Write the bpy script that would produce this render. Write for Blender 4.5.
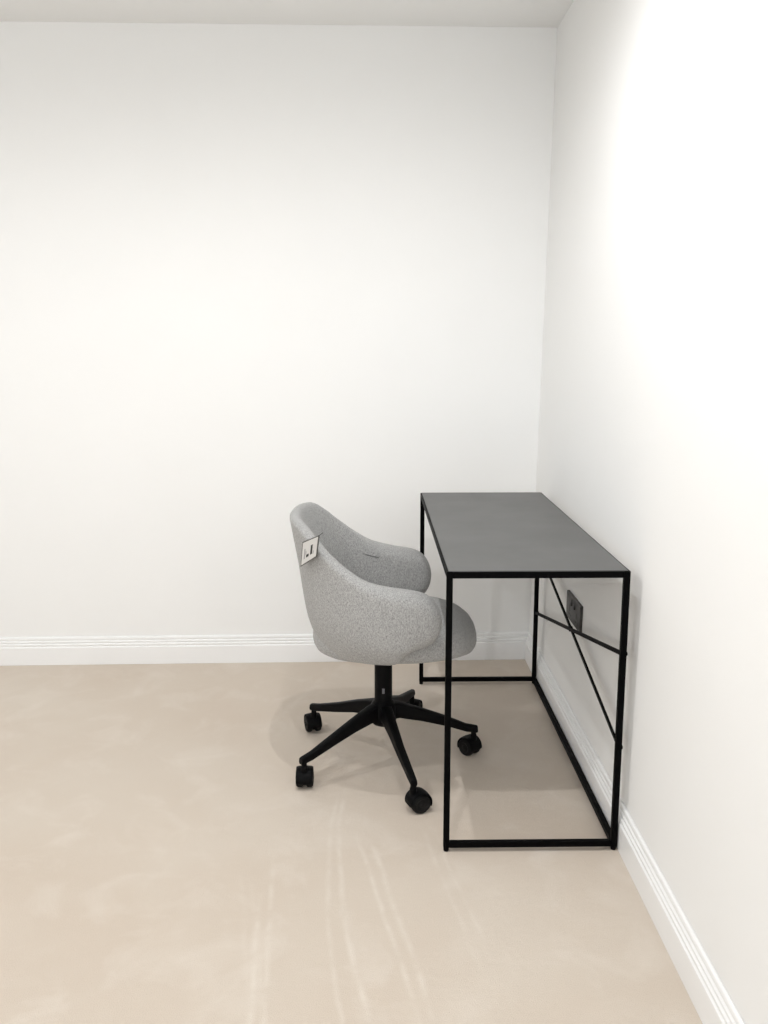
import bpy, bmesh, math, random
from mathutils import Vector, Matrix

for o in list(bpy.data.objects):
    bpy.data.objects.remove(o, do_unlink=True)
scene = bpy.context.scene
COL = scene.collection
PI = math.pi

# ---------------------------------------------------------------- camera
F_PX, YAW, PITCH, ROLL = 912.153, 0.0152, 0.1849, -0.0005
CAM = Vector((-0.1867, -2.1656, 1.3053))
cy, sy, cp, sp = math.cos(YAW), math.sin(YAW), math.cos(PITCH), math.sin(PITCH)
fwd = Vector((sy * cp, cy * cp, -sp))
rgt = Vector((cy, -sy, 0))
up = rgt.cross(fwd)
r2 = math.cos(ROLL) * rgt + math.sin(ROLL) * up
u2 = -math.sin(ROLL) * rgt + math.cos(ROLL) * up
cd = bpy.data.cameras.new('camera')
cam = bpy.data.objects.new('camera', cd)
COL.objects.link(cam)
cd.sensor_fit = 'HORIZONTAL'
cd.sensor_width = 36.0
cd.lens = F_PX / 768 * 36.0
cd.clip_start = 0.05
m = Matrix((r2, u2, -fwd)).transposed().to_4x4()
m.translation = CAM
cam.matrix_world = m
scene.camera = cam

# ---------------------------------------------------------------- light
scene.view_settings.view_transform = 'Standard'
scene.view_settings.look = 'None'
scene.view_settings.gamma = 1.0
scene.view_settings.use_curve_mapping = False
scene.view_settings.exposure = 0.13

w = bpy.data.worlds.new('world')
scene.world = w
w.use_nodes = True
w.node_tree.nodes['Background'].inputs[0].default_value = (0.97, 0.985, 1.0, 1)
w.node_tree.nodes['Background'].inputs[1].default_value = 1.65

CEIL = 2.447


def downlight(x, y, watts, size=178, blend=0.75, radius=0.022):
    l = bpy.data.lights.new('downlight', 'SPOT')
    l.energy = watts
    l.spot_size = math.radians(size)
    l.spot_blend = blend
    l.shadow_soft_size = radius
    l.color = (0.985, 0.99, 1.0)
    o = bpy.data.objects.new('downlight', l)
    COL.objects.link(o)
    o.location = (x, y, CEIL - 0.03)
    return o


for lx, ly, lw, lr in ((-0.205, -0.05, 29, 0.008), (-0.205, -0.76, 27, 0.008), (-1.46, -0.10, 28, 0.008), (-2.60, -0.40, 5, 0.03),
                       (-1.46, -2.60, 9, 0.03)):
    downlight(lx, ly, lw, radius=lr)


# ---------------------------------------------------------------- helpers
def obj(name, bm, mat, parent=None, smooth=False, bevel=0.0, seg=2, angle=35):
    bmesh.ops.recalc_face_normals(bm, faces=bm.faces)
    me = bpy.data.meshes.new(name)
    bm.to_mesh(me)
    bm.free()
    me.materials.append(mat)
    if smooth or bevel:
        for p in me.polygons:
            p.use_smooth = True
    o = bpy.data.objects.new(name, me)
    COL.objects.link(o)
    if parent is not None:
        o.parent = parent
    if bevel:
        b = o.modifiers.new('bevel', 'BEVEL')
        b.width = bevel
        b.segments = seg
        b.limit_method = 'ANGLE'
        b.angle_limit = math.radians(angle)
        wn = o.modifiers.new('normals', 'WEIGHTED_NORMAL')
        wn.keep_sharp = False
    return o


def thing(name, label, cat, loc=(0, 0, 0), rotz=0.0):
    o = bpy.data.objects.new(name, None)
    o.empty_display_size = 0.05
    COL.objects.link(o)
    o.location = loc
    o.rotation_euler = (0, 0, rotz)
    o['label'] = label
    o['category'] = cat
    return o


def struct(o, label, cat):
    o['kind'] = 'structure'
    o['label'] = label
    o['category'] = cat
    return o


def box(bm, lo, hi):
    vs = [bm.verts.new((x, y, z)) for z in (lo[2], hi[2]) for y in (lo[1], hi[1]) for x in (lo[0], hi[0])]
    for f in ((0, 1, 3, 2), (4, 6, 7, 5), (0, 4, 5, 1), (2, 3, 7, 6), (0, 2, 6, 4), (1, 5, 7, 3)):
        bm.faces.new([vs[i] for i in f])
    return vs


def hexa(bm, pts):
    """8 points, same order as box()"""
    vs = [bm.verts.new(p) for p in pts]
    for f in ((0, 1, 3, 2), (4, 6, 7, 5), (0, 4, 5, 1), (2, 3, 7, 6), (0, 2, 6, 4), (1, 5, 7, 3)):
        bm.faces.new([vs[i] for i in f])


def loft(bm, rings, cap=True, closed=True):
    rr = [[bm.verts.new(p) for p in r] for r in rings]
    n = len(rr[0])
    for a, b in zip(rr, rr[1:]):
        for i in range(n if closed else n - 1):
            j = (i + 1) % n
            bm.faces.new((a[i], a[j], b[j], b[i]))
    if cap:
        bm.faces.new(list(reversed(rr[0])))
        bm.faces.new(rr[-1])
    return rr


def lathe(bm, prof, n=32, center=(0, 0), axis='z'):
    rings = []
    for r, z in prof:
        ring = []
        for i in range(n):
            a = 2 * PI * i / n
            if axis == 'z':
                ring.append((center[0] + r * math.cos(a), center[1] + r * math.sin(a), z))
            else:
                ring.append((r * math.cos(a), z, r * math.sin(a)))
        rings.append(ring)
    loft(bm, rings)


def rod(bm, a, b, rad, n=12):
    a, b = Vector(a), Vector(b)
    d = (b - a).normalized()
    s = d.cross(Vector((0, 0, 1)))
    if s.length < 1e-3:
        s = Vector((1, 0, 0))
    s.normalize()
    t = s.cross(d)
    loft(bm, [[c + rad * (math.cos(2 * PI * i / n) * s + math.sin(2 * PI * i / n) * t) for i in range(n)] for c in (a, b)])


def interp(tab, x):
    if x <= tab[0][0]:
        return tab[0][1]
    for (x0, y0), (x1, y1) in zip(tab, tab[1:]):
        if x <= x1:
            t = (x - x0) / (x1 - x0)
            return y0 + (y1 - y0) * t
    return tab[-1][1]


def sinterp(tab, x):
    """smooth (Catmull-Rom like, monotone) interpolation"""
    n = len(tab)
    if x <= tab[0][0]:
        return tab[0][1]
    if x >= tab[-1][0]:
        return tab[-1][1]
    sl = [(tab[i + 1][1] - tab[i][1]) / (tab[i + 1][0] - tab[i][0]) for i in range(n - 1)]
    ms = [sl[0]] + [0 if sl[i - 1] * sl[i] <= 0 else 2 * sl[i - 1] * sl[i] / (sl[i - 1] + sl[i]) for i in range(1, n - 1)] + [sl[-1]]
    for i in range(n - 1):
        if x <= tab[i + 1][0]:
            h = tab[i + 1][0] - tab[i][0]
            t = (x - tab[i][0]) / h
            return ((2 * t ** 3 - 3 * t ** 2 + 1) * tab[i][1] + (t ** 3 - 2 * t ** 2 + t) * h * ms[i]
                    + (-2 * t ** 3 + 3 * t ** 2) * tab[i + 1][1] + (t ** 3 - t ** 2) * h * ms[i + 1])


# ---------------------------------------------------------------- materials
def mat(name, color, rough=0.5, metal=0.0, spec=0.5):
    m = bpy.data.materials.new(name)
    m.use_nodes = True
    b = m.node_tree.nodes['Principled BSDF']
    b.inputs['Base Color'].default_value = (*color, 1)
    b.inputs['Roughness'].default_value = rough
    b.inputs['Metallic'].default_value = metal
    b.inputs['Specular IOR Level'].default_value = spec
    return m, m.node_tree, b


class NT:
    def __init__(self, nt):
        self.nt = nt
        self.l = nt.links.new

    def n(self, t, **kw):
        x = self.nt.nodes.new(t)
        for k, v in kw.items():
            setattr(x, k, v)
        return x

    def math(self, op, a, b=None, c=None, clamp=False):
        x = self.n('ShaderNodeMath', operation=op, use_clamp=clamp)
        for i, v in enumerate((a, b, c)):
            if v is None:
                continue
            if isinstance(v, (int, float)):
                x.inputs[i].default_value = v
            else:
                self.l(v, x.inputs[i])
        return x.outputs[0]

    def noise(self, vec, scale, detail=2, rough=0.5, dist=0.0):
        x = self.n('ShaderNodeTexNoise')
        x.inputs['Scale'].default_value = scale
        x.inputs['Detail'].default_value = detail
        x.inputs['Roughness'].default_value = rough
        x.inputs['Distortion'].default_value = dist
        self.l(vec, x.inputs['Vector'])
        return x.outputs['Fac']

    def ramp(self, fac, stops):
        x = self.n('ShaderNodeValToRGB')
        e = x.color_ramp.elements
        while len(e) < len(stops):
            e.new(0.5)
        for el, (p, c) in zip(e, stops):
            el.position = p
            el.color = (*c, 1) if len(c) == 3 else c
        self.l(fac, x.inputs[0])
        return x.outputs[0]

    def mix(self, fac, a, b, blend='MIX'):
        x = self.n('ShaderNodeMix', data_type='RGBA', blend_type=blend)
        if isinstance(fac, (int, float)):
            x.inputs[0].default_value = fac
        else:
            self.l(fac, x.inputs[0])
        for i, v in ((6, a), (7, b)):
            if isinstance(v, tuple):
                x.inputs[i].default_value = (*v, 1)
            else:
                self.l(v, x.inputs[i])
        return x.outputs[2]

    def bump(self, height, strength, dist, bsdf):
        x = self.n('ShaderNodeBump')
        x.inputs['Strength'].default_value = strength
        x.inputs['Distance'].default_value = dist
        self.l(height, x.inputs['Height'])
        self.l(x.outputs[0], bsdf.inputs['Normal'])


def paint(name, color, rough):
    m, nt, b = mat(name, color, rough, spec=0.3)
    k = NT(nt)
    tc = k.n('ShaderNodeTexCoord').outputs['Object']
    f = k.noise(tc, 3.0, 3)
    k.l(k.mix(f, tuple(c * 0.985 for c in color), tuple(min(1, c * 1.015) for c in color)), b.inputs['Base Color'])
    k.bump(k.noise(tc, 220, 3, 0.6), 0.05, 0.002, b)
    return m


M_wall = paint('wall_paint', (0.90, 0.90, 0.888), 0.75)
M_ceil = paint('ceiling_paint', (0.90, 0.90, 0.888), 0.85)
M_trim = paint('gloss_trim_paint', (0.91, 0.91, 0.905), 0.35)


def carpet():
    m, nt, b = mat('beige_cut_pile_carpet', (0.6, 0.5, 0.4), 0.95, spec=0.1)
    b.inputs['Sheen Weight'].default_value = 0.15
    b.inputs['Sheen Roughness'].default_value = 0.6
    k = NT(nt)
    tc = k.n('ShaderNodeTexCoord').outputs['Object']
    big = k.noise(tc, 1.6, 4, 0.55, 0.3)
    patch = k.noise(tc, 6.0, 4, 0.6, 0.6)
    pile = k.noise(tc, 420, 2, 0.7)
    base = k.mix(k.ramp(big, [(0.35, (0, 0, 0)), (0.65, (1, 1, 1))]), (0.655, 0.562, 0.468), (0.69, 0.61, 0.52))
    base = k.mix(k.math('MULTIPLY', k.ramp(patch, [(0.50, (0, 0, 0)), (0.72, (1, 1, 1))]), 0.6), base, (0.75, 0.675, 0.59))
    base = k.mix(k.math('MULTIPLY', k.ramp(pile, [(0.3, (1, 1, 1)), (0.55, (0, 0, 0))]), 0.22), base, (0.52, 0.43, 0.345))
    # brushed nap: pale wheel tracks, x = a + b*y + c*y^2, between y0 and y1
    sep = k.n('ShaderNodeSeparateXYZ')
    k.l(tc, sep.inputs[0])
    X, Y = sep.outputs[0], sep.outputs[1]
    wob = k.math('MULTIPLY', k.math('SUBTRACT', k.noise(tc, 5.0, 2), 0.5), 0.022)
    Xw = k.math('ADD', X, wob)
    brk = k.ramp(k.noise(tc, 14, 3, 0.6), [(0.36, (0, 0, 0)), (0.6, (1, 1, 1))])
    tot = None
    for a, bb, c, y0, y1, wd, st in TRACKS:
        px = k.math('ADD', k.math('MULTIPLY', k.math('MULTIPLY_ADD', Y, c, bb), Y), a)
        d = k.math('ABSOLUTE', k.math('SUBTRACT', Xw, px))
        band = k.math('SUBTRACT', 1.0, k.math('DIVIDE', d, wd), clamp=True)
        mid, half = (y0 + y1) / 2, (y1 - y0) / 2
        e = k.math('MULTIPLY', k.math('SUBTRACT', half, k.math('ABSOLUTE', k.math('SUBTRACT', Y, mid))), 10.0, clamp=True)
        v = k.math('MULTIPLY', k.math('MULTIPLY', band, e), st)
        tot = v if tot is None else k.math('MAXIMUM', tot, v)
    tot = k.math('MULTIPLY', tot, k.math('MULTIPLY_ADD', brk, 0.62, 0.10))
    base = k.mix(tot, base, (0.80, 0.735, 0.65))
    k.l(base, b.inputs['Base Color'])
    h = k.math('ADD', pile, k.math('MULTIPLY', k.noise(tc, 60, 3), 0.6))
    k.bump(h, 0.5, 0.004, b)
    return m


TRACKS = [
    (-0.505, -0.18, 0.0, -0.75, -0.10, 0.012, 0.35),
    (-0.528, -0.17, 0.0, -0.75, -0.05, 0.010, 0.25),
    (-0.472, -0.08, 0.0, -0.85, -0.16, 0.012, 0.8),
    (-0.440, -0.07, 0.0, -0.85, 0.02, 0.010, 0.6),
    (-0.298, 0.0, 0.15, -0.70, 0.33, 0.010, 0.55),
    (-0.271, -0.04, 0.16, -0.75, 0.36, 0.011, 0.75),
    (-0.209, -0.19, 0.0, -0.62, 0.10, 0.010, 0.75),
    (-0.177, -0.185, 0.0, -0.62, 0.08, 0.012, 0.75),
    (-0.030, -0.16, 0.0, -0.50, 0.15, 0.010, 0.4),
    (0.000, -0.17, 0.0, -0.40, 0.12, 0.008, 0.4),
    (-0.82, 0.35, 0.0, 0.85, 1.35, 0.02, 0.35),
]
M_carpet = carpet()


def fabric(name, lo, mid, hi):
    m, nt, b = mat(name, mid, 0.92, spec=0.15)
    b.inputs['Sheen Weight'].default_value = 0.2
    k = NT(nt)
    tc = k.n('ShaderNodeTexCoord').outputs['Object']
    mp = k.n('ShaderNodeMapping')
    mp.inputs['Scale'].default_value = (1, 1, 0.42)
    k.l(tc, mp.inputs[0])
    v = mp.outputs[0]
    f1 = k.noise(v, 900, 3, 0.75)
    f2 = k.noise(v, 380, 2, 0.6)
    f = k.math('ADD', k.math('MULTIPLY', f1, 0.65), k.math('MULTIPLY', f2, 0.35))
    c = k.ramp(f, [(0.40, lo), (0.50, mid), (0.60, hi)])
    k.l(c, b.inputs['Base Color'])
    k.bump(f1, 0.5, 0.002, b)
    return m


M_fab = fabric('heather_grey_woven_fabric', (0.225, 0.225, 0.222), (0.38, 0.378, 0.371), (0.54, 0.538, 0.528))


M_tuck = fabric('crease_shade_grey_fabric', (0.15, 0.15, 0.15), (0.20, 0.20, 0.20), (0.26, 0.26, 0.26))  # darker copy of the chair fabric, standing for shade in the crease


def powder(name, color, rough, spec=0.5):
    m, nt, b = mat(name, color, rough, spec=spec)
    k = NT(nt)
    tc = k.n('ShaderNodeTexCoord').outputs['Object']
    f = k.noise(tc, 900, 2)
    k.bump(f, 0.12, 0.0006, b)
    k.l(k.math('MULTIPLY_ADD', k.noise(tc, 6, 3), 0.12, rough - 0.06), b.inputs['Roughness'])
    return m


M_black = powder('black_powder_coat', (0.0022, 0.0022, 0.0024), 0.5, 0.035)
M_top = powder('charcoal_desk_top_lacquer', (0.098, 0.098, 0.096), 0.42, 0.45)
M_plastic = powder('black_nylon_plastic', (0.0028, 0.0028, 0.0032), 0.5, 0.08)
M_tread = powder('black_caster_tread', (0.004, 0.004, 0.004), 0.6, 0.2)
M_socket = powder('black_nickel_plate', (0.035, 0.033, 0.031), 0.36, 0.35)
M_dark, _, _ = mat('black_socket_insert', (0.006, 0.006, 0.006), 0.4)
M_card = paint('white_card', (0.66, 0.65, 0.63), 0.5)
M_ink, _, _ = mat('black_ink', (0.02, 0.02, 0.02), 0.6)
M_grey, _, _ = mat('grey_ink', (0.33, 0.33, 0.33), 0.6)
M_edge, _, _ = mat('dark_grey_card_edge', (0.09, 0.09, 0.085), 0.5)
M_stick, _, _ = mat('pale_sticker', (0.13, 0.13, 0.14), 0.5)

# ---------------------------------------------------------------- room
XL, YF = -3.2, -3.2
T = 0.12


def back_y(x):
    return 1.4635 + 0.0186 * x      # the end wall is not quite square to the side wall


def right_x(z):
    return 0.4725 + 0.0162 * z       # the side wall leans a hair out of plumb


bm = bmesh.new()
box(bm, (XL - T, YF - T, -0.1), (0.474 + T, 1.6, 0.0))
struct(obj('floor', bm, M_carpet), 'beige cut pile carpet with pale wheel tracks covering the whole floor', 'floor')

bm = bmesh.new()
box(bm, (XL - T, YF - T, CEIL), (right_x(CEIL) + T, 1.6, CEIL + 0.1))
struct(obj('ceiling', bm, M_ceil), 'plain white painted ceiling above the far wall', 'ceiling')

bm = bmesh.new()
x0, x1 = XL, right_x(CEIL) + T
hexa(bm, [(x, back_y(x) + d, z) for z in (0, CEIL) for d in (0, T) for x in (x0, x1)])
struct(obj('wall_back', bm, M_wall), 'wide white painted wall behind the chair and desk', 'wall')

bm = bmesh.new()
hexa(bm, [(right_x(z) + d, y, z) for z in (0, CEIL) for y in (YF, 1.5) for d in (0, T)])
struct(obj('wall_right', bm, M_wall), 'white painted side wall along the right side of the desk', 'wall')

bm = bmesh.new()
box(bm, (XL - T, YF, 0), (XL, back_y(XL), CEIL))
struct(obj('wall_left', bm, M_wall), 'white painted wall at the left side of the room', 'wall')

# front wall left out so white world light, added as fill, comes in
PROF = [(0.0, 0.0), (0.0180, 0.0), (0.0180, 0.0725), (0.0172, 0.0750), (0.0135, 0.0765), (0.0125, 0.0785),
        (0.0150, 0.0815), (0.0150, 0.0850), (0.0145, 0.0872), (0.0100, 0.0885), (0.0092, 0.0905), (0.0115, 0.0930),
        (0.0115, 0.0962), (0.0110, 0.0985), (0.0070, 0.0998), (0.0064, 0.1018), (0.0085, 0.1045), (0.0085, 0.1090), (0.0070, 0.1135),
        (0.0035, 0.1160), (0.0, 0.1165)]
bm = bmesh.new()
xe = 0.474
loft(bm, [[(x, back_y(x) - d, z) for d, z in PROF] for x in (XL, xe)])
struct(obj('baseboard_back', bm, M_trim, bevel=0.0008, seg=1), 'white reeded baseboard along the far wall', 'baseboard')
bm = bmesh.new()
loft(bm, [[(0.474 - d, y, z) for d, z in PROF] for y in (YF, back_y(0.474) - 0.0005)])
struct(obj('baseboard_right', bm, M_trim, bevel=0.0008, seg=1), 'white reeded baseboard running along the right side wall', 'baseboard')

# ---------------------------------------------------------------- desk
W, L, H, TB = 0.453, 1.192, 0.75, 0.0155
desk = thing('desk', 'narrow black metal framed desk with dark grey top against the right wall', 'desk', (0, 0, 0))
bm = bmesh.new()
box(bm, (0.005, 0.005, H - 0.014), (W - 0.005, L - 0.005, H + 0.0015))
tb = obj('tabletop', bm, M_top, desk, bevel=0.0015)
tb['label'] = 'dark grey satin desk top'
for x in (0, W - TB):
    for y in (0, L - TB):
        bm = bmesh.new()
        box(bm, (x, y, 0.010), (x + TB, y + TB, H))
        lg = obj('leg', bm, M_black, desk, bevel=0.0015)
        bm = bmesh.new()
        lathe(bm, [(0.0055, 0.0), (0.0072, 0.0015), (0.0072, 0.0110)], 16, (x + TB / 2, y + TB / 2))
        obj('foot', bm, M_plastic, lg, smooth=True, bevel=0.0005)
RH = 0.0170
for y in (0, L - TB):
    bm = bmesh.new()
    box(bm, (TB, y, H - RH), (W - TB, y + TB, H - 0.0005))
    obj('top_rail', bm, M_black, desk, bevel=0.0015)
    bm = bmesh.new()
    box(bm, (TB, y, 0.011), (W - TB, y + TB, 0.011 + TB))
    obj('bottom_rail', bm, M_black, desk, bevel=0.0015)
for x in (0, W - TB):
    bm = bmesh.new()
    box(bm, (x, TB, H - RH), (x + TB, L - TB, H - 0.0005))
    obj('top_rail', bm, M_black, desk, bevel=0.0015)
bm = bmesh.new()
box(bm, (W - TB, TB, 0.011), (W, L - TB, 0.011 + TB))
obj('bottom_rail', bm, M_black, desk, bevel=0.0015)
# crossed brace rods at the wall side, bolted to the legs
xb = W - TB / 2
for (za, zb, dx) in ((0.535, 0.285, -0.0012), (0.285, 0.540, 0.0012)):
    bm = bmesh.new()
    a, b = Vector((xb + dx, TB * 0.5, za)), Vector((xb + dx, L - TB * 0.5, zb))
    d = (b - a).normalized()
    s = Vector((1, 0, 0))
    t = d.cross(s)
    r1, r3 = 0.0028, 0.0056
    loft(bm, [[c + s * i * r1 + t * j * r3 for i, j in ((-1, -1), (1, -1), (1, 1), (-1, 1))] for c in (a, b)])
    obj('brace_rod', bm, M_black, desk, bevel=0.001)
    for c in (a, b):
        bm = bmesh.new()
        rings = []
        for xx, rr in ((W - 0.001, 0.0055), (W + 0.0022, 0.0055), (W + 0.0034, 0.0035)):
            rings.append([(xx, c.y + rr * math.cos(2 * PI * i / 16), c.z + rr * math.sin(2 * PI * i / 16)) for i in range(16)])
        loft(bm, rings)
        obj('bolt', bm, M_black, desk, smooth=True, bevel=0.0004)
bm = bmesh.new()
rod(bm, (xb - 0.004, L / 2 - 0.001, 0.4105), (xb + 0.006, L / 2 - 0.001, 0.4105), 0.0085, 16)
obj('brace_clamp', bm, M_black, desk, bevel=0.0008)

# ---------------------------------------------------------------- swivel chair
CH = Vector((-0.148, 0.532, 0))
YAWC = math.radians(-0.5)
chair = thing('office_chair', 'light grey fabric tub armchair on a black five star caster base at the desk', 'chair', CH, YAWC)

# ---- upholstered tub: back and arms in one wrap-around shell
TH = 0.034
A_BACK, B_SIDE, X_TIP, X_ST = 0.196, 0.250, 0.160, 0.03


def base_path():
    pts = []
    n = 90
    for i in range(n + 1):                       # rounded back from right side round to left
        a = -PI / 2 + PI * i / n
        e = 2 / 2.35
        c, s = math.cos(a), math.sin(a)
        x = X_ST - (A_BACK + X_ST) * abs(c) ** e
        y = B_SIDE * math.copysign(abs(s) ** e, s)
        pts.append(Vector((x, y, 0)))
    arm = []
    m_ = 40
    for i in range(1, m_ + 1):
        t = math.sin(PI / 2 * i / m_)            # dense towards the arm tip
        x = X_ST + (X_TIP - X_ST) * t
        arm.append((x, 1 - 0.03 * t * t))
    left = [Vector((x, B_SIDE * k, 0)) for x, k in arm]
    right = [Vector((x, -B_SIDE * k, 0)) for x, k in reversed(arm)]
    return right + pts + left


ZTOP = [(-0.30, 0.785), (-0.235, 0.796), (-0.20, 0.810), (-0.175, 0.803), (-0.15, 0.773), (-0.12, 0.730), (-0.08, 0.686), (-0.035, 0.655),
        (0.03, 0.638), (0.08, 0.630), (0.12, 0.620), (0.16, 0.607)]
ZBOT = [(-0.30, 0.395), (0.02, 0.395), (0.045, 0.410), (0.068, 0.438), (0.09, 0.453), (0.12, 0.461), (0.16, 0.466)]
LEAN = [(0.390, -0.062), (0.397, -0.044), (0.408, -0.028), (0.425, -0.016), (0.445, -0.006), (0.468, 0.004), (0.505, 0.014), (0.655, 0.036), (0.80, 0.066)]


def tub_ring(P, N, ns=14, nr=8):
    x = P.x
    zt, zb = sinterp(ZTOP, x - 0.02 * P.y), sinterp(ZBOT, x)
    cap = 1.0
    CAPL = 0.066
    if x > X_TIP - CAPL:
        q = min(1.0, (x - (X_TIP - CAPL)) / CAPL)
        cap = math.sqrt(max(0.0, 1 - q ** 2.7))
    arm = max(0.0, min(1.0, (x + 0.12) / 0.16))
    th = TH + 0.044 * arm
    th *= max(0.02, cap ** 0.75)
    zc, hh = (zt + zb) / 2, (zt - zb) / 2
    hh = max(hh * cap, 0.003)
    r = min(th / 2, hh)
    ring = []
    # outer side going up, rim, inner side going down, bottom
    loop = []
    for i in range(ns + 1):
        loop.append((r, -hh + r + (2 * hh - 2 * r) * i / ns))
    for i in range(1, nr):
        a = PI * i / nr
        loop.append((r * math.cos(a), hh - r + r * math.sin(a)))
    for i in range(ns + 1):
        loop.append((-r, hh - r - (2 * hh - 2 * r) * i / ns))
    for i in range(1, nr):
        a = PI + PI * i / nr
        loop.append((r * math.cos(a), -hh + r + r * math.sin(a)))
    for d, dz in loop:
        z = zc + dz
        ln = sinterp(LEAN, z)
        if z > 0.468:
            ln *= 1.0 - 0.55 * arm
            # soft padding: arms bulge slightly at mid height
        bul = 0.006 * (1 - (dz / hh) ** 2) * (1 if d > 0 else -0.6)
        ring.append(P + N * (d + ln + bul * cap) + Vector((0, 0, z)))
    return ring


path = base_path()
rings = []
for i, P in enumerate(path):
    a, b = path[max(0, i - 1)], path[min(len(path) - 1, i + 1)]
    t = (b - a).normalized()
    N = Vector((-t.y, t.x, 0))
    if N.dot(Vector((P.x - 0.06, P.y, 0))) < 0:
        N = -N
    rings.append(tub_ring(P, N))
bm = bmesh.new()
loft(bm, rings)
tub = obj('backrest', bm, M_fab, chair, smooth=True)

# ---- seat cushion: rounded D-plan pad with a crowned top
bm = bmesh.new()
SX0, SX1, SYH = -0.215, 0.285, 0.222
rings = []
prof = [(0.10, 0.3830), (0.60, 0.3835), (0.84, 0.3855), (0.92, 0.389), (0.965, 0.396), (0.99, 0.408), (1.0, 0.420), (0.997, 0.434), (0.98, 0.447),
        (0.94, 0.459), (0.87, 0.469), (0.76, 0.477), (0.60, 0.483), (0.40, 0.486), (0.20, 0.4875), (0.04, 0.488)]
for s, z in prof:
    z = z + 0.006 if z < 0.42 else 0.426 + (z - 0.42) * 1.24
    ring = []
    for i in range(72):
        a = 2 * PI * i / 72
        e = 2 / 2.7
        c, q = math.cos(a), math.sin(a)
        xx = math.copysign(abs(c) ** e, c)
        yy = math.copysign(abs(q) ** e, q)
        taper = 1.0 - 0.10 * max(0.0, xx) ** 2
        x = (SX0 + SX1) / 2 + (SX1 - SX0) / 2 * xx * s
        y = SYH * yy * s * taper
        front = max(0.0, x - 0.16) / 0.125
        ring.append((x, y, z - 0.014 * front ** 2))
    rings.append(ring)
loft(bm, rings)
obj('seat', bm, M_fab, chair, smooth=True)

# ---- short pulled tuck in the fabric inside the far arm, crease shade put into its colour
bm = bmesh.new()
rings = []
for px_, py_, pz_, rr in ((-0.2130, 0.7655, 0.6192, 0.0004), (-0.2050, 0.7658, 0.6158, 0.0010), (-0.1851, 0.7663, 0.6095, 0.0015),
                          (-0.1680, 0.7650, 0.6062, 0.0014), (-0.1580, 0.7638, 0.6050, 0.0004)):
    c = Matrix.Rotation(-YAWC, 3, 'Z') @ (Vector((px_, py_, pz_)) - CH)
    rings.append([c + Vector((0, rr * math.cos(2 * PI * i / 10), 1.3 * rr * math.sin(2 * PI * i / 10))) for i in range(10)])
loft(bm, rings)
obj('tuck', bm, M_tuck, tub, smooth=True)['label'] = 'short pulled tuck in the fabric, its crease shade painted dark'

# ---- column, hub, legs
bm = bmesh.new()
lathe(bm, [(0.0245, 0.135), (0.0275, 0.140), (0.0275, 0.345), (0.034, 0.352), (0.075, 0.372), (0.080, 0.3835)], 32)
col_ = obj('column', bm, M_plastic, chair, smooth=True, bevel=0.0008)
bm = bmesh.new()
lathe(bm, [(0.022, 0.122), (0.034, 0.128), (0.041, 0.140), (0.043, 0.165), (0.041, 0.185), (0.034, 0.198), (0.0285, 0.204), (0.0285, 0.21)], 36)
obj('hub', bm, M_plastic, chair, smooth=True, bevel=0.001)
bm = bmesh.new()
cp_ = []
for i in range(7):
    a = math.radians(-98 + 2.6 * i)
    cp_.append([(0.0279 * math.cos(a), 0.0279 * math.sin(a), z) for z in (0.2335, 0.2505)])
loft(bm, cp_, cap=False, closed=False)
st = obj('sticker', bm, M_stick, chair, smooth=True)
st['label'] = 'tiny pale sticker on the black column'

TIPS = [(-0.388, 0.345), (-0.068, 0.205), (0.144, 0.560), (-0.042, 0.866), (-0.383, 0.745)]
SPIN = [1.57, 0.40, 2.25, 1.2, 1.85]


def leg_bm(ang, R):
    bm = bmesh.new()
    ca, sa = math.cos(ang), math.sin(ang)
    rings = []
    # (r, half width, z bottom, z top)
    st_ = [(0.020, 0.024, 0.142, 0.198), (0.05, 0.0225, 0.146, 0.194), (0.12, 0.0180, 0.131, 0.171), (0.20, 0.0150, 0.109, 0.1405),
           (R - 0.03, 0.0128, 0.087, 0.1115), (R + 0.004, 0.0115, 0.081, 0.1035), (R + 0.009, 0.0095, 0.0815, 0.1015)]
    for r, hw, zb, zt in st_:
        hw *= 0.9
        sec = [(-hw * 0.80, zb), (hw * 0.80, zb), (hw, zb + (zt - zb) * 0.35), (hw * 0.82, zt - 0.003), (hw * 0.35, zt),
               (-hw * 0.35, zt), (-hw * 0.82, zt - 0.003), (-hw, zb + (zt - zb) * 0.35)]
        rings.append([(r * ca - q * sa, r * sa + q * ca, z) for q, z in sec])
    loft(bm, rings)
    return bm


def caster_body():
    bm = bmesh.new()
    # socket stem, swivel collar and the hood arching over the two wheels
    lathe(bm, [(0.0095, 0.054), (0.0095, 0.072), (0.0080, 0.074), (0.0080, 0.084)], 20)
    # hood: arc around the axle (axis y), centre (0.018, *, 0.030)
    rings = []
    for i in range(17):
        a = math.radians(-25 + 215 * i / 16)
        ring = []
        for rr, yy in ((0.0255, -0.009), (0.0300, -0.0235), (0.0320, -0.018), (0.0332, 0.0), (0.0320, 0.018), (0.0300, 0.0235), (0.0255, 0.009)):
            ring.append((0.016 + rr * math.cos(a), yy, 0.0305 + rr * math.sin(a) * 0.98))
        rings.append(ring)
    loft(bm, rings)
    # web between the wheels carrying the axle
    rr = [[(0.016 + 0.0225 * math.cos(2 * PI * i / 24), y, 0.029 + 0.0225 * math.sin(2 * PI * i / 24)) for i in range(24)] for y in (-0.0045, 0.0045)]
    loft(bm, rr)
    return bm


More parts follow.
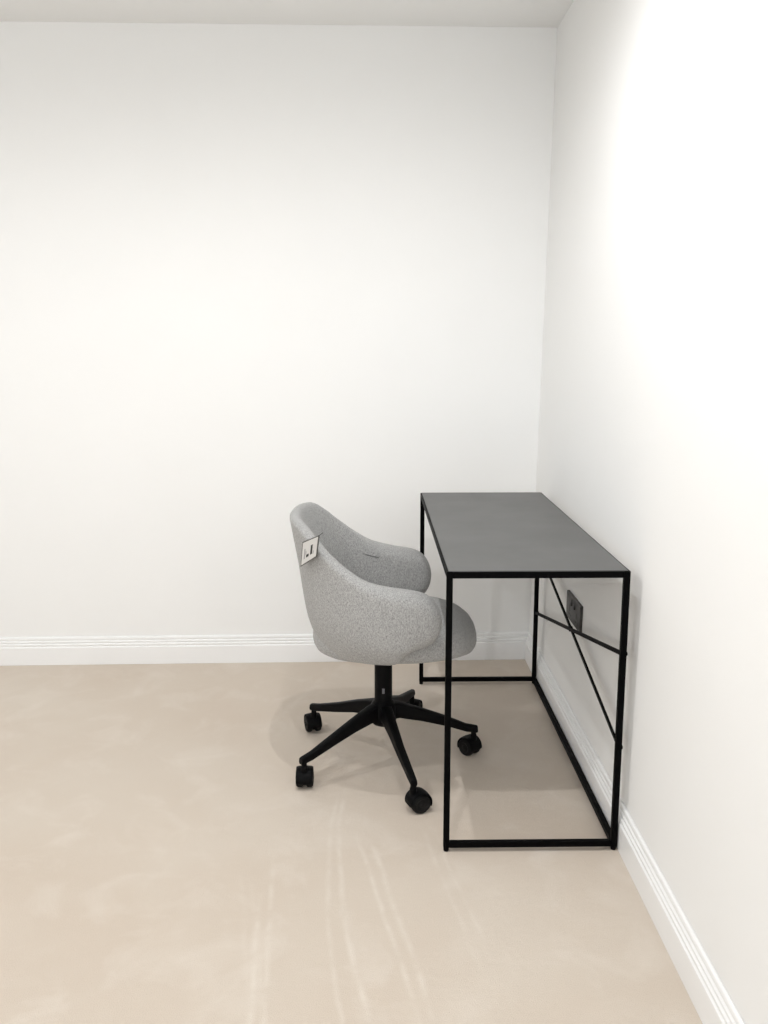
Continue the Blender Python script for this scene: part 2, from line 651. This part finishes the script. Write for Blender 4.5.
def wheel_bm(s):
    bm = bmesh.new()
    prof_ = [(0.006, 0.0055), (0.0240, 0.0055), (0.0275, 0.008), (0.0280, 0.0130), (0.0275, 0.0190), (0.0240, 0.0235),
             (0.0180, 0.0245), (0.0150, 0.0225), (0.0080, 0.0228), (0.0065, 0.0250), (0.003, 0.0258)]
    rings = [[(0.016 + r * math.cos(2 * PI * i / 32), s * y, 0.0282 + r * math.sin(2 * PI * i / 32)) for i in range(32)] for r, y in prof_]
    loft(bm, rings)
    return bm


c0 = None
for k, (tx, ty) in enumerate(TIPS):
    dx, dy = tx - CH.x, ty - CH.y
    ang, R = math.atan2(dy, dx) - YAWC, math.hypot(dx, dy)
    lg = obj('leg', leg_bm(ang, R), M_plastic, chair, bevel=0.0018)
    if c0 is None:
        c0 = obj('caster', caster_body(), M_plastic, chair, smooth=True, bevel=0.0006)
        wh = [obj('wheel', wheel_bm(s), M_tread, c0, smooth=True, bevel=0.0006) for s in (-1, 1)]
        cs = c0
    else:
        cs = c0.copy()
        COL.objects.link(cs)
        cs.parent = chair
        for q in wh:
            q2 = q.copy()
            COL.objects.link(q2)
            q2.parent = cs
    cs.location = ((R - 0.004) * math.cos(ang), (R - 0.004) * math.sin(ang), 0)
    cs.rotation_euler = (0, 0, SPIN[k] - YAWC)
    cs.scale = (1.06, 1.06, 1.0)

# ---------------------------------------------------------------- hang tag on the chair back
P0, P1, P2, P3 = [Vector(v) for v in ((-0.3759, 0.3192, 0.7563), (-0.3248, 0.2569, 0.7893), (-0.3336, 0.2765, 0.7248), (-0.3844, 0.3403, 0.6794))]
TAGSHIFT = 0.0
cen = (P0 + P1 + P2 + P3) / 4
nrm = (P1 - P0).cross(P3 - P0).normalized()
if nrm.dot(CAM - cen) < 0:
    nrm = -nrm
tag = thing('hang_tag', 'small white printed hang tag with dark edges on the grey chair back', 'tag', cen)
Q = [p - cen + nrm * TAGSHIFT for p in (P0, P1, P2, P3)]


def uv(u, v, d=0.0):
    return (Q[0] * (1 - u) + Q[1] * u) * (1 - v) + (Q[3] * (1 - u) + Q[2] * u) * v + nrm * d


def slab(u0, u1, v0, v1, d0, d1):
    bm = bmesh.new()
    hexa(bm, [uv(u, v, d) for d in (d0, d1) for v in (v0, v1) for u in (u0, u1)])
    return bm


obj('sleeve', slab(0, 1, 0, 1, -0.001, 0.0), M_edge, tag)['label'] = 'dark grey edging of the tag'
card = obj('card', slab(0.05, 0.93, 0.05, 0.95, -0.0004, 0.0008), M_card, tag)
for (a, b, c, d, mm, nm) in ((0.56, 0.67, 0.30, 0.72, M_ink, 'printed_bar'), (0.32, 0.47, 0.62, 0.74, M_ink, 'printed_mark'),
                             (0.18, 0.24, 0.34, 0.76, M_grey, 'printed_line'), (0.27, 0.31, 0.45, 0.60, M_grey, 'printed_line'),
                             (0.72, 0.76, 0.60, 0.74, M_grey, 'printed_line')):
    o = obj(nm, slab(a, b, c, d, 0.0005, 0.0011), mm, card)
bm = bmesh.new()
rod(bm, uv(0.95, 0.03, 0.001), uv(1.0, -0.06, -0.012), 0.0012, 8)
obj('cord', bm, M_edge, tag)

# ---------------------------------------------------------------- socket on the side wall
ya, yb, za, zb = 0.583, 0.783, 0.398, 0.487
xw = right_x((za + zb) / 2)
sock = thing('power_socket', 'black double power socket on the right wall behind the desk brace', 'socket', (xw, (ya + yb) / 2, (za + zb) / 2))
hy, hz = (yb - ya) / 2, (zb - za) / 2
bm = bmesh.new()
box(bm, (-0.0085, -hy, -hz), (0.002, hy, hz))
obj('faceplate', bm, M_socket, sock, bevel=0.003)
for s in (-1, 1):
    yc = s * hy * 0.47
    for (py, pz, wy, wz) in ((0, -0.004, 0.004, 0.010), (-0.012, -0.024, 0.009, 0.004), (0.012, -0.024, 0.009, 0.004)):
        bm = bmesh.new()
        box(bm, (-0.0092, yc + py - wy, pz - wz), (-0.006, yc + py + wy, pz + wz))
        obj('pin_slot', bm, M_dark, sock, bevel=0.0005)
    bm = bmesh.new()
    y2 = s * hy * 0.22
    hexa(bm, [(x_, y2 + q, z_) for z_, in ((0.012,), (0.034,)) for q in (-0.007, 0.007) for x_ in ((-0.0125 if z_ < 0.02 else -0.0095), -0.007)])
    obj('switch', bm, M_dark, sock, bevel=0.0006)
